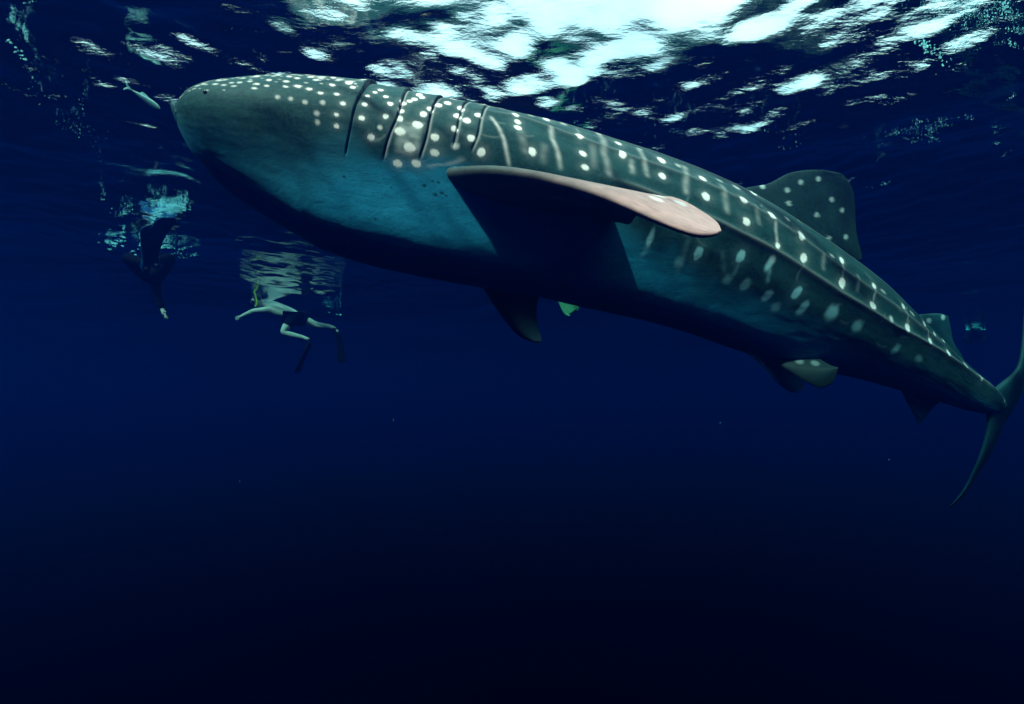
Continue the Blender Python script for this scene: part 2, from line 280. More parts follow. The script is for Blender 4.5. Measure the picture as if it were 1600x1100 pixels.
def sstep(a, b, x):
    t = np.clip((x-a)/(b-a), 0, 1); return t*t*(3-2*t)
def vnoise(x, y, seed):
    g = np.random.default_rng(seed).random((64, 64)); xi = np.floor(x).astype(int); yi = np.floor(y).astype(int); fx = x-xi; fy = y-yi
    fx = fx*fx*(3-2*fx); fy = fy*fy*(3-2*fy); w = lambda i, j: g[(xi+i) % 64, (yi+j) % 64]
    return (w(0, 0)*(1-fx)+w(1, 0)*fx)*(1-fy)+(w(0, 1)*(1-fx)+w(1, 1)*fx)*fy
# normals of the smooth body
du = np.gradient(V, axis=0); dv = np.roll(V, -1, 1)-np.roll(V, 1, 1); Ng = np.cross(du, dv); Ng /= np.linalg.norm(Ng, axis=-1, keepdims=True)+1e-12
if (Ng*(V-V.mean(1, keepdims=True))).sum() < 0: Ng = -Ng
disp = np.zeros_like(Sg); slit = np.zeros_like(Sg); pat = np.zeros_like(Sg); scar = np.zeros_like(Sg)
for pts, amp in RIDGES:
    a = np.array(pts); pr = np.interp(Sg, a[:, 0], a[:, 1]); f = sstep(a[0, 0], a[0, 0]+.07, Sg)*(1-sstep(a[-1, 0]-.06, a[-1, 0], Sg))
    d = np.radians(pd-pr)*rg
    disp += amp*f*np.exp(-np.abs(d/.028)**1.4)
    disp -= .35*amp*f*np.exp(-((d-.10)/.06)**2)
    pat = np.maximum(pat, (amp/.02)*.13*f*np.exp(-(d/.016)**2))  # highlight along each ridge crest, put into the skin pattern
for k, pts in enumerate(GILLS):
    a = np.array(pts); o = np.argsort(a[:, 1]); sx = np.interp(pd, a[o, 1], a[o, 0])
    sx = np.interp(pd, np.linspace(a[o[0], 1], a[o[-1], 1], 40), np.convolve(np.pad(np.interp(np.linspace(a[o[0], 1], a[o[-1], 1], 40), a[o, 1], a[o, 0]), 3, 'edge'), np.ones(7)/7, 'valid'))
    f = sstep(a[:, 1].min()-3, a[:, 1].min()+5, pd)*(1-sstep(a[:, 1].max()-4, a[:, 1].max()+2, pd))
    d = Ag-arc(sx); up = 1+.9*(k == 0)*(1-sstep(50, 75, pd))
    disp += f*up*(1-.75*sstep(75, 105, pd))*np.where(d < 0, .011*np.exp(d/.06), -.006*np.exp(-d/.045))*(1.0 if k < 3 else .55)
    wd = (.0025 if k < 3 else .0019)*up*(1+1.6*(1-sstep(50, 80, pd))*(k < 3))
    slit = np.maximum(slit, f*np.exp(-((d-.004)/wd)**2)*(1 if k == 0 else .75 if k < 3 else .4))
    pat = np.maximum(pat, .22*f*np.exp(-((d-.016)/.007)**2)*(k > 0))
    disp -= f*.008*np.exp(-((d-.004)/.006)**2)*up
# mouth: wide slit across the blunt front of the head
mo = np.interp(pd, [0, 60, 90, 104, 125, 150, 180], [.004, .006, .012, .0195, .0165, .010, .008])
dm = Ag-arc(mo); disp -= .010*np.exp(-(dm/.010)**2)*sstep(60, 95, pd)
disp += .003*(vnoise(Ag*3.1, pd/11, 3)-.5)+.002*(vnoise(Ag*9, pd/4, 4)-.5)
wob = vnoise(Ag*38, pd/2.1, 17)-.5; wob2 = vnoise(Ag*16, pd/5, 18)-.5
for s0, p0, rs, rp, v in SPOTS:
    if s0 < .2: rs, rp = rs*.84, rp*.84
    i0, i1 = np.searchsorted(sg, [s0-.03, s0+.03]); sl_ = slice(i0, i1)
    d = np.sqrt(((Ag[sl_]-arc(s0))/rs)**2+(np.radians(pd[sl_]-p0)*rg[sl_]/rp)**2)
    d = d*(1.18+.28*wob[sl_]+.3*wob2[sl_]); soft = .16 if v > .8 else .5
    pat[sl_] = np.maximum(pat[sl_], v*(1-sstep(1-soft, 1+soft*1.3, d)))
    if v > .8: pat[sl_] = np.maximum(pat[sl_], .10*np.exp(-(d/1.9)**2))     # pale halo round each spot
bw = vnoise(Ag*22, pd/3.2, 9)
for pts, wd, v in BARS:
    a = np.array(pts); o = np.argsort(a[:, 1]); a = a[o]
    if a[-1, 1]-a[0, 1] < 2:      # runs along the body
        a = a[np.argsort(a[:, 0])]; d = np.radians(pd-np.interp(Sg, a[:, 0], a[:, 1]))*rg; f = sstep(a[0, 0]-.004, a[0, 0]+.002, Sg)*(1-sstep(a[-1, 0]-.002, a[-1, 0]+.004, Sg))
    else:
        d = Ag-arc(np.interp(pd, a[:, 1], a[:, 0])); f = sstep(a[0, 1]-3, a[0, 1]+2, pd)*(1-sstep(a[-1, 1]-2, a[-1, 1]+3, pd))
    pat = np.maximum(pat, v*.66*f*np.exp(-(d/(wd*.8))**2)*(.55+.9*bw*.7))
# small pale flecks all over the back of the head, and dots along the back that cannot be seen from here
fl = np.random.default_rng(12)
for k in range(330):
    s0 = fl.uniform(.012, .17); p0 = fl.uniform(2, 62 if k < 160 else 86-120*max(0, s0-.06)); r0 = fl.uniform(.008, .018) if k < 160 else fl.uniform(.005, .010)
    i0, i1 = np.searchsorted(sg, [s0-.012, s0+.012]); sl_ = slice(i0, i1)
    d = np.sqrt(((Ag[sl_]-arc(s0))/(r0*1.3))**2+(np.radians(pd[sl_]-p0)*rg[sl_]/r0)**2); pat[sl_] = np.maximum(pat[sl_], (.6 if k < 160 else .38)*(1-sstep(.6, 1.3, d)))
# countershading: dark back and flank, pale belly
edge = np.interp(Sg, [e[0] for e in EDGE], [e[1] for e in EDGE])
edge = edge+9*(vnoise(Ag*1.7, pd*0, 5)-.5)+7*(vnoise(Ag*9, pd/9, 6)-.5)
wid_ = np.interp(Sg, [0, .12, .2, .3, .45, .7, 1], [42, 36, 11, 10, 15, 18, 20])
shade = sstep(0, 1, .5+(pd-edge)/(2*wid_))
# scuffed paler patch behind the second gill slit
scar = sstep(.206, .212, Sg)*(1-sstep(.224, .229, Sg))*sstep(86, 92, pd)*(1-sstep(102, 110, pd))*(.3+.9*vnoise(Ag*30, pd/2, 8))*(Pg < math.pi)
slit = np.maximum(slit, .75*np.exp(-(dm/.007)**2)*sstep(70, 92, pd))
nost = np.exp(-(((Ag-arc(.031))/.016)**2+(np.radians(pd-90)*rg/.012)**2)); slit = np.maximum(slit, nost)
for s0, p0, r0 in MARKS: slit = np.maximum(slit, .9*np.exp(-(((Ag-arc(s0))/r0)**2+(np.radians(pd-p0)*rg/(r0*.6))**2)**2)*(Pg < math.pi))      # dark nicks
sr = np.random.default_rng(44)
for k in range(70):                                                # old scratches and nicks
    s0 = sr.uniform(.16, .92); p0 = sr.uniform(30, 150); ln = sr.uniform(.02, .09); an = sr.uniform(-.5, .5)+(math.pi/2 if sr.random() < .25 else 0); i0, i1 = np.searchsorted(sg, [s0-.03, s0+.03]); q_ = slice(i0, i1)
    du_ = Ag[q_]-arc(s0); dv_ = np.radians(pd[q_]-p0)*rg[q_]; x_ = du_*math.cos(an)+dv_*math.sin(an); y_ = -du_*math.sin(an)+dv_*math.cos(an)+.3*x_**2/ln
    scar[q_] = np.maximum(scar[q_], sr.uniform(.15, .5)*np.exp(-(y_/.0075)**2)*(1-sstep(ln*.6, ln, np.abs(x_)))*((Pg[q_] < math.pi) if k % 2 else (Pg[q_] > math.pi)))
V = V+Ng*disp[..., None]
print('shark top', V[..., 2].max(), 'sea', ZZ[np.abs(YY-3.8)+np.abs(XX+1) < 1.5].min())
sh_v = [V.reshape(-1, 3)]; body_me = grid_mesh('body', V, True)
npad = lambda a: np.concatenate([a.ravel(), [a[0].mean(), a[-1].mean()]])
A_pat, A_shade, A_slit, A_scar, A_rosy_light, A_cool_light = [npad(pat)], [npad(shade)], [npad(slit)], [npad(scar)], [npad(0*pat)], [npad(sstep(86, 104, pd)*sstep(.28, .36, Sg))]
allv = [np.vstack([V.reshape(-1, 3), V[0].mean(0), V[-1].mean(0)])]

# ---- fins: lofted, thick at the leading edge, thin behind
def loft_fin(LE, TE, th, nspan=70, nch=44, root_flare=0, camber=0.):
    LE = np.array(LE, float); TE = np.array(TE, float); th = np.array(th, float)
    dl = np.concatenate([[0], np.cumsum(np.linalg.norm(np.diff(.5*(LE+TE), axis=0), axis=1)+np.linalg.norm(np.diff(LE, axis=0), axis=1))]); dl /= dl[-1]
    u = np.linspace(0, 1, nspan); L_ = spline(dl, LE, u); T_ = spline(dl, TE, u); t_ = np.interp(u, dl, th)
    ch = T_-L_; sp = np.gradient(.5*(L_+T_), axis=0); nn = np.cross(ch, sp); nn /= np.linalg.norm(nn, axis=1)[:, None]+1e-12
    x = .5*(1-np.cos(np.linspace(0, math.pi, nch))); prof = 2.97*np.sqrt(x)-1.26*x-3.516*x**2+2.843*x**3-1.015*x**4; prof /= prof.max(); prof = np.maximum(prof, .10*np.minimum(1, x*40))
    xs = np.concatenate([x, x[-2:0:-1]]); pr = np.concatenate([prof, -prof[-2:0:-1]]); pr[nch-1] = 0
    cb = camber*4*xs*(1-xs)
    P = L_[:, None]+ch[:, None]*xs[None, :, None]+nn[:, None]*((t_[:, None]*.5*pr[None]+cb[None]*np.linalg.norm(ch, axis=1)[:, None])[..., None])
    return P, np.broadcast_to(xs, P.shape[:2]), np.broadcast_to(u[:, None], P.shape[:2]), np.broadcast_to(pr >= 0, P.shape[:2])
fins = []
def add_fin(P, pat_, shade_, rosy_light=None, dark=0):
    me = grid_mesh('fin', P, True)
    fins.append(me); allv.append(np.vstack([P.reshape(-1, 3), P[0].mean(0), P[-1].mean(0)]))
    A_pat.append(npad(pat_)); A_shade.append(npad(shade_)); z = np.zeros_like(pat_); A_slit.append(npad(z+dark)); A_scar.append(npad(z)); A_rosy_light.append(npad(z if rosy_light is None else rosy_light)); A_cool_light.append(npad(z+.5*(rosy_light is None)))
def dots(P, pts, r, v=1.):
    a = np.zeros(P.shape[:2]); nn = np.cross(P[-1].mean(0)-P[0].mean(0), P[len(P)//2, P.shape[1]//2]-P[len(P)//2, 0]); nn /= np.linalg.norm(nn)
    for c in pts: a = np.maximum(a, v*(1-sstep(.7, 1.4, np.linalg.norm(P-np.asarray(c)-((P-np.asarray(c)) @ nn)[..., None]*nn, axis=-1)/r)))
    return a
bp_ = lambda s, p: body_point(np.array(s, float), np.radians(p))
sp_ = lambda s, lat, ver: shark_point(np.array(s, float), lat, ver)
A3 = lambda rows: np.array([spot_at(*r) for r in rows])
# first dorsal fin
dLE = [sp_(0.5424, 0, 0.288), sp_(0.5574, 0, 0.468), sp_(0.5684, 0, 0.568), sp_(0.5884, 0, 0.689), sp_(0.6024, 0, 0.834), sp_(0.6205, 0, 0.944), sp_(0.6405, 0, 1.024), sp_(0.6575, 0, 1.064)]
dTE = [sp_(0.6896, 0, 0.303), sp_(0.7176, 0, 0.493), sp_(0.7296, 0, 0.523), sp_(0.7136, 0, 0.664), sp_(0.6996, 0, 0.809), sp_(0.6876, 0, 0.944), sp_(0.6765, 0, 1.024), sp_(0.6645, 0, 1.064)]
eLE = [sp_(0.8008, 0, 0.168), sp_(0.8208, 0, 0.318), sp_(0.8438, 0, 0.433), sp_(0.8588, 0, 0.488), sp_(0.8658, 0, 0.499)]
eTE = [sp_(0.9089, 0, 0.083), sp_(0.9149, 0, 0.243), sp_(0.8928, 0, 0.323), sp_(0.8808, 0, 0.413), sp_(0.8698, 0, 0.493)]
aLE = [sp_(0.8438, 0, -0.163), sp_(0.8588, 0, -0.313), sp_(0.8738, 0, -0.388), sp_(0.8878, 0, -0.453), sp_(0.8969, 0, -0.493)]
aTE = [sp_(0.9259, 0, -0.088), sp_(0.9119, 0, -0.218), sp_(0.9039, 0, -0.343), sp_(0.9019, 0, -0.443), sp_(0.8989, 0, -0.493)]
P, xs, us, _ = loft_fin(dLE, dTE, [.20, .13, .10, .08, .065, .05, .04, .02], 90, 60)
fp = dots(P, [sp_(s, 0, h) for s, h in dDOT], .021, .6)
add_fin(P, fp, 0*us, None, (.25+.5*vnoise(us*7, xs*6, 41))*(1-fp))
# second dorsal fin
P, xs, us, _ = loft_fin(eLE, eTE, [.10, .07, .05, .035, .015], 50, 40)
add_fin(P, dots(P, [sp_(.8598, 0, .458), sp_(.8428, 0, .363)], .022, .6), .1*us)
# anal fin
P, xs, us, _ = loft_fin(aLE, aTE, [.09, .06, .045, .03, .012], 50, 40)
add_fin(P, dots(P, [sp_(.880, 0, -.33)], .02, .3), .35+.1*us)
# left pectoral fin, drooping towards the camera
pLE = A3([(640,262,4.0),(695,268,3.62),(745,263,3.46),(805,267,3.32),(870,282,3.18),(940,306,3.04),(1010,337,2.95),(1060,358,2.91),(1097,368,2.92),(1121,366,2.96)])
pTE = A3([(905,330,4.3),(950,338,3.96),(972,347,3.80),(986,347,3.68),(1002,326,3.52),(1035,308,3.42),(1075,318,3.32),(1105,336,3.21),(1122,350,3.10),(1127,361,3.00)])
pTH = [.26,.17,.135,.12,.11,.10,.085,.07,.05,.02]
P, xs, us, tops = loft_fin(pLE, pTE, pTH, 110, 60, camber=.02)
nz = vnoise(us*9, xs*34, 31); nz2 = vnoise(us*40, xs*20, 32)
fp = dots(P, A3([(885,270,3.35),(925,281,3.33),(978,293,3.33),(1027,313,3.28),(1020,327,3.15),(1060,326,3.25)]), .04, .9)
rosy_light = (.06+.66*sstep(.34, 1.0, us))*(.78+.25*nz+.22*(nz2-.5)+.25*(vnoise(us*60, xs*40, 33)-.5))  # pink light towards the fin tip, put into the skin colour
up_face = (P[:, :, 2] > .5*(P[:, :, 2].max(1, keepdims=True)+P[:, :, 2].min(1, keepdims=True))-9)
add_fin(P, fp*.6, np.zeros_like(fp), np.clip(rosy_light, 0, 1))
# right pectoral fin, on the far side
rLE = A3([(690,375,4.68),(742,430,4.92),(768,470,5.03),(790,500,5.08),(812,524,5.14),(836,535,5.22)])
rTE = A3([(850,430,5.05),(842,462,5.25),(838,488,5.36),(840,510,5.42),(845,525,5.42),(846,534,5.36)])
P, xs, us, _ = loft_fin(rLE, rTE, [.22,.13,.10,.08,.06,.02], 70, 44)
add_fin(P, np.zeros(P.shape[:2]), np.zeros(P.shape[:2]))
# pelvic fins
P, xs, us, _ = loft_fin(A3([(1190,545,4.95),(1212,566,4.70),(1236,582,4.62),(1262,598,4.58),(1281,607,4.57)]), A3([(1250,540,4.90),(1282,562,4.63),(1304,573,4.54),(1309,578,4.52),(1300,600,4.55)]), [.10,.06,.045,.035,.014], 50, 40)
add_fin(P, dots(P, A3([(1246,577,4.70),(1271,577,4.65)]), .03, .6), 0*us, None, .75)
P, xs, us, _ = loft_fin(A3([(1165,548,5.25),(1200,580,5.12),(1212,595,5.05),(1228,608,5.0),(1240,614,4.98)]), A3([(1235,560,5.3),(1250,583,5.25),(1255,597,5.2),(1255,606,5.14),(1250,612,5.05)]), [.10,.06,.045,.035,.014], 40, 36)
add_fin(P, np.zeros(P.shape[:2]), 1.+0*us)
# caudal fin, swung away from the camera
cLE = A3([(1626,352,6.42),(1610,420,6.10),(1602,482,5.88),(1599,540,5.70),(1589,580,5.56),(1560,607,5.45),(1546,630,5.42),(1545,660,5.47),(1536,703,5.57),(1519,744,5.68),(1501,774,5.76),(1484,792,5.84)])
cTE = A3([(1629,347,6.47),(1624,420,6.46),(1616,488,6.38),(1607,556,6.28),(1601,590,6.17),(1597,612,6.08),(1586,634,6.02),(1569,662,6.00),(1552,702,5.99),(1525,745,5.97),(1504,776,5.94),(1486,794,5.88)])
P, xs, us, _ = loft_fin(cLE, cTE, [.012,.03,.045,.06,.075,.12,.13,.085,.06,.042,.03,.012], 130, 50)
add_fin(P, np.zeros(P.shape[:2]), np.interp(us, [0, .5, 1], [0, .0, .2])+0*xs, None, .35)
# one keel-sided body: union of body and fins
tmp = bpy.data.objects.new('tmp_body', body_me); col.objects.link(tmp); tools = []
for me in fins:
    o = bpy.data.objects.new('tmp_fin', me); col.objects.link(o); tools.append(o)
for me in [body_me]+fins:
    b = bmesh.new(); b.from_mesh(me); bmesh.ops.recalc_face_normals(b, faces=b.faces); b.to_mesh(me); b.free()
for o in tools:
    mo_ = tmp.modifiers.new('union', 'BOOLEAN'); mo_.operation = 'UNION'; mo_.object = o; mo_.solver = 'MANIFOLD'
dg = bpy.context.evaluated_depsgraph_get(); dg.update()
sm_ = bpy.data.meshes.new_from_object(tmp.evaluated_get(dg)); sm_.name = 'whale_shark'
print('shark union', len(sm_.vertices), 'of', sum(len(a) for a in allv))
if len(sm_.vertices) < .6*sum(len(a) for a in allv):
    print('UNION FAILED')
for o in tools+[tmp]: bpy.data.objects.remove(o)
src = np.vstack(allv); kd = kdtree.KDTree(len(src))
for i, p in enumerate(src): kd.insert(p, i)
kd.balance()
co = np.empty(len(sm_.vertices)*3, np.float32); sm_.vertices.foreach_get('co', co); co = co.reshape(-1, 3)
near = np.array([kd.find(p)[1] for p in co])
for nm, a in (('pattern', A_pat), ('belly', A_shade), ('slit', A_slit), ('scuff', A_scar), ('rosy_light', A_rosy_light), ('cool_light', A_cool_light)): fattr(sm_, nm, np.concatenate(a)[near])

m_sh, n, l, b = mat('whale shark skin')
def att(nm):
    a = n.new('ShaderNodeAttribute'); a.attribute_name = nm; return a.outputs['Fac']
def mixc(f, a, b2):
    x = n.new('ShaderNodeMix'); x.data_type = 'RGBA'
    (l.new(f, x.inputs['Factor']) if not isinstance(f, float) else setattr(x.inputs['Factor'], 'default_value', f))
    for k, c in ((6, a), (7, b2)):
        (setattr(x.inputs[k], 'default_value', (*c, 1)) if isinstance(c, tuple) else l.new(c, x.inputs[k]))
    return x.outputs[2]
tc = n.new('ShaderNodeTexCoord')
def noise(scale, detail=5, rough=.6):
    o = n.new('ShaderNodeTexNoise'); o.inputs['Scale'].default_value = scale; o.inputs['Detail'].default_value = detail; o.inputs['Roughness'].default_value = rough
    l.new(tc.outputs['Object'], o.inputs['Vector']); return o.outputs['Fac']
def ramp(f, a, b2):
    r = n.new('ShaderNodeMapRange'); r.inputs[1].default_value = a; r.inputs[2].default_value = b2; l.new(f, r.inputs[0]); return r.outputs[0]
smp0 = n.new('ShaderNodeMapping'); smp0.inputs['Scale'].default_value = (.5, 1, 1.6); smp0.inputs['Rotation'].default_value = (.3, .5, .2); l.new(tc.outputs['Object'], smp0.inputs[0])
n1 = noise(3.2); n2 = noise(42, 6, .7); n3 = noise(150, 3)
back = mixc(ramp(n1, .38, .62), (.002, .021, .020), (.011, .047, .044))
back = mixc(ramp(n2, .35, .75), back, (.020, .066, .062))
bel = mixc(ramp(n1, .3, .7), (.010, .185, .30), (.020, .265, .42))  # blue underwater light on the belly is put into its colour
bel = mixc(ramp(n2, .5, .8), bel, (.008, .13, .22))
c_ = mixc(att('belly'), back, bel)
c_ = mixc(att('scuff'), c_, (.30, .31, .29))
c_ = mixc(att('rosy_light'), c_, (.80, .37, .335))
c_ = mixc(att('pattern'), c_, mixc(att('cool_light'), (.97, .80, .74), (.40, .74, .78)))  # spots low on the flank carry the dim blue light in their colour
c_ = mixc(att('slit'), c_, (.006, .008, .008))
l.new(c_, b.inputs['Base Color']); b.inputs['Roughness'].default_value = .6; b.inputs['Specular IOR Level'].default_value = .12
wv = n.new('ShaderNodeTexNoise'); wv.inputs['Scale'].default_value = 9; wv.inputs['Detail'].default_value = 8; wv.inputs['Roughness'].default_value = .75; wv.inputs['Distortion'].default_value = 1.2
smp = n.new('ShaderNodeMapping'); smp.inputs['Scale'].default_value = (.7, 1, 1.5); l.new(tc.outputs['Object'], smp.inputs[0]); l.new(smp.outputs[0], wv.inputs['Vector'])
bu0 = n.new('ShaderNodeBump'); bu0.inputs['Strength'].default_value = .2; bu0.inputs['Distance'].default_value = .02; l.new(wv.outputs['Fac'], bu0.inputs['Height'])
bu = n.new('ShaderNodeBump'); l.new(bu0.outputs[0], bu.inputs['Normal']); bu.inputs['Strength'].default_value = .4; bu.inputs['Distance'].default_value = .0035; l.new(n2, bu.inputs['Height']); l.new(bu.outputs[0], b.inputs['Normal'])
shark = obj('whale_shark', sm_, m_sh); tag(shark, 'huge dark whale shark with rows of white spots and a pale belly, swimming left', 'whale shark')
def ico(name, c, r, sub=2, squash=(1, 1, 1)):
    bm = bmesh.new(); bmesh.ops.create_icosphere(bm, subdivisions=sub, radius=1)
    for v in bm.verts: v.co = Vector(c)+Vector((v.co.x*r*squash[0], v.co.y*r*squash[1], v.co.z*r*squash[2]))
    me = bpy.data.meshes.new(name); bm.to_mesh(me); bm.free(); return me
for sgn in (1, -1):
    p = body_point(np.array(.0542), np.radians(sgn*87.)); obj('eye', ico('eye', p, .013, 2), M_eye, shark)

# ================================================================ people in the water
def skin_mesh(name, nodes, edges, root, sub=2):
    keys = list(nodes); ix = {k: i for i, k in enumerate(keys)}
    me = bpy.data.meshes.new(name); me.from_pydata([tuple(nodes[k][0]) for k in keys], [(ix[a], ix[b]) for a, b in edges], []); me.update()
    o = bpy.data.objects.new('tmp_skin', me); col.objects.link(o)
    o.modifiers.new('skin', 'SKIN').use_smooth_shade = True
    for k in keys:
        r = nodes[k][1]; d = me.skin_vertices[0].data[ix[k]]; d.radius = (r, r) if not isinstance(r, tuple) else r; d.use_root = (k == root)
    ss = o.modifiers.new('sub', 'SUBSURF'); ss.levels = sub; ss.render_levels = sub
    dg = bpy.context.evaluated_depsgraph_get(); dg.update(); out_ = bpy.data.meshes.new_from_object(o.evaluated_get(dg)); out_.name = name
    bpy.data.objects.remove(o); return out_
def unit(v): v = np.asarray(v, float); return v/(np.linalg.norm(v)+1e-9)
def hand_nodes(nodes, edges, side, wrist, palm, across, curl):
    """palm and five fingers, the thumb from the side of the palm"""
    w = np.array(wrist); d = unit(np.array(palm)-w); a = unit(np.array(across)-d*np.dot(across, d)); c = unit(curl)
    nodes['palm'+side] = (w+d*.075, (.038, .02)); edges.append(('wrist'+side, 'palm'+side))
    for k, (off, ln) in enumerate([(-.030, .062), (-.010, .078), (.010, .084), (.030, .075)]):
        b = w+d*.10+a*off; m = b+d*ln*.5+c*.006; t = b+d*ln*.9+c*.028
        for q, p, r in (('a', b, .0095), ('b', m, .009), ('c', t, .007)): nodes['f%d%s%s' % (k, q, side)] = (p, r)
        edges += [('palm'+side, 'f%da%s' % (k, side)), ('f%da%s' % (k, side), 'f%db%s' % (k, side)), ('f%db%s' % (k, side), 'f%dc%s' % (k, side))]
    b = w+d*.045+a*.045; t = w+d*.085+a*.075+c*.012
    nodes['ta'+side] = (b, .011); nodes['tb'+side] = (t, .009); edges += [('palm'+side, 'ta'+side), ('ta'+side, 'tb'+side)]
def person(label, J, body_mat, cover, cover_mat, cover_name, look, group=None, extra=1.0):
    """J: joint -> world point. cover: list of joint chains that the garment follows"""
    nd = {}; ed = []
    rad = dict(pelvis=(.15, .12), waist=(.135, .11), chest=(.165, .13), neck=.055, jaw=.066, head=(.086, .098), crown=.06,
               shoulderL=.066, elbowL=.042, wristL=.03, shoulderR=.066, elbowR=.042, wristR=.03,
               hipL=.092, kneeL=.058, ankleL=.038, toeL=.03, hipR=.092, kneeR=.058, ankleR=.038, toeR=.03)
    for k, p in J.items():
        if k in rad: nd[k] = (np.array(p), tuple(q*extra for q in rad[k]) if isinstance(rad[k], tuple) else rad[k]*extra)
    chain = [('pelvis', 'waist'), ('waist', 'chest'), ('chest', 'neck'), ('neck', 'jaw'), ('jaw', 'head'), ('head', 'crown')]
    for s in 'LR':
        chain += [('chest', 'shoulder'+s), ('shoulder'+s, 'elbow'+s), ('elbow'+s, 'wrist'+s), ('pelvis', 'hip'+s), ('hip'+s, 'knee'+s), ('knee'+s, 'ankle'+s), ('ankle'+s, 'toe'+s)]
        # swelling of the calf, the thigh and the upper arm
    ed = []
    for a, b in chain:
        if a not in nd or b not in nd: continue
        mid = None
        for s in 'LR':
            if (a, b) == ('knee'+s, 'ankle'+s): mid = ('calf'+s, .35, .056)
            if (a, b) == ('hip'+s, 'knee'+s): mid = ('thigh'+s, .4, .082)
            if (a, b) == ('shoulder'+s, 'elbow'+s): mid = ('arm'+s, .45, .05)
            if (a, b) == ('elbow'+s, 'wrist'+s): mid = ('forearm'+s, .3, .042)
        if mid: nd[mid[0]] = (nd[a][0]*(1-mid[1])+nd[b][0]*mid[1], mid[2]*extra); ed += [(a, mid[0]), (mid[0], b)]
        else: ed.append((a, b))
    for s in 'LR':
        w = nd['wrist'+s][0]; e = nd['elbow'+s][0]; d = unit(w-e); ac = unit(np.cross(d, unit(np.array(J['chest'])-w)+np.array([.1, .2, .3])))
        hand_nodes(nd, ed, s, w, w+d, ac, unit(np.cross(ac, d)))
    root = bpy.data.objects.new('person', None); col.objects.link(root); root.location = J['pelvis']; bpy.context.view_layer.update()
    body = obj('body', skin_mesh('body', nd, ed, 'pelvis'), body_mat, root)
    # face: nose and ears
    h = np.array(J['head']); up = unit(np.array(J['crown'])-np.array(J['jaw'])); fw = unit(np.array(look)-up*np.dot(look, up)); sd = np.cross(up, fw)
    hr = obj('hair', ico('hair', h+up*.035-fw*.022, .098, 3, (1, 1, 1)), M_hair, root)
    frame = Matrix((sd, fw, up)).transposed()
    def placed(bm, at_, name, m, parent):
        for v in bm.verts: v.co = Vector(at_)+frame @ v.co
        me = bpy.data.meshes.new(name); bm.to_mesh(me); bm.free(); return obj(name, me, m, parent)
    bm = bmesh.new(); bmesh.ops.create_cone(bm, segments=10, radius1=.018, radius2=.006, depth=.03, cap_ends=True)
    placed(bm, h+fw*.10-up*.012, 'nose', body_mat if body_mat is M_skin else M_skin, root)
    for k in (-1, 1):
        bm = bmesh.new(); bmesh.ops.create_icosphere(bm, subdivisions=2, radius=1)
        for v in bm.verts: v.co = Vector((v.co.x*.010, v.co.y*.018, v.co.z*.03))
        placed(bm, h+sd*.088*k-up*.005, 'ear', M_skin, root)
    # mask: frame, strap and lens
    bm = bmesh.new(); bmesh.ops.create_cube(bm, size=1); bmesh.ops.scale(bm, vec=(.16, .07, .085), verts=bm.verts); bmesh.ops.bevel(bm, geom=bm.edges[:], offset=.018, segments=2, affect='EDGES')
    mk = placed(bm, h+fw*.085+up*.025, 'mask', M_rubber, root)
    bm = bmesh.new(); bmesh.ops.create_cube(bm, size=1); bmesh.ops.scale(bm, vec=(.135, .012, .06), verts=bm.verts); bmesh.ops.bevel(bm, geom=bm.edges[:], offset=.005, segments=1, affect='EDGES')
    placed(bm, h+fw*.12+up*.025, 'lens', M_glass, mk)
    def tube(name, pts, r, m, parent, seg=8):
        pts = np.array(pts, float); t = np.linspace(0, 1, len(pts)); u = np.linspace(0, 1, 24); c = spline(t, pts, u) if len(pts) > 2 else np.array([pts[0]*(1-q)+pts[1]*q for q in u])
        T = np.gradient(c, axis=0); T /= np.linalg.norm(T, axis=1)[:, None]+1e-9; ref = unit(np.cross(T[0], [.3, .5, .8])); Vv = []
        for i in range(len(c)):
            ref = unit(ref-T[i]*np.dot(ref, T[i])); b_ = np.cross(T[i], ref); a_ = np.linspace(0, 2*math.pi, seg, endpoint=False)
            Vv.append(c[i]+r*(np.outer(np.cos(a_), ref)+np.outer(np.sin(a_), b_)))
        return obj(name, grid_mesh(name, np.array(Vv), True), m, parent)
    ring_ = [h+up*.03+.108*(fw*math.cos(a)+sd*math.sin(a)*.92) for a in np.linspace(.7, 2*math.pi-.7, 14)]
    tube('strap', ring_, .011, M_rubber, mk)
    sk = J.get('snorkel', M_rubber)
    tube('snorkel', [h+fw*.10-up*.065+sd*.02, h+fw*.085-up*.07+sd*.075, h+fw*.03-up*.02+sd*.115, h-fw*.03+up*.12+sd*.125, h-fw*.06+up*.25+sd*.125], .016, sk, root)
    # garment over the same joints, a little wider
    for nm, keys, es, add in cover:
        g = {k: (nd[k][0], tuple(q+add for q in (nd[k][1] if isinstance(nd[k][1], tuple) else (nd[k][1],)*2))) for k in keys}
        for k in list(g):
            if nm == 'swim_shorts' and k.startswith('thigh'): s = k[-1]; g[k] = (nd['hip'+s][0]*.28+nd['knee'+s][0]*.72, (.098, .098))
        obj(nm, skin_mesh(nm, g, es, 'pelvis'), cover_mat, root)
    tag(root, label, 'person', group)
    return root
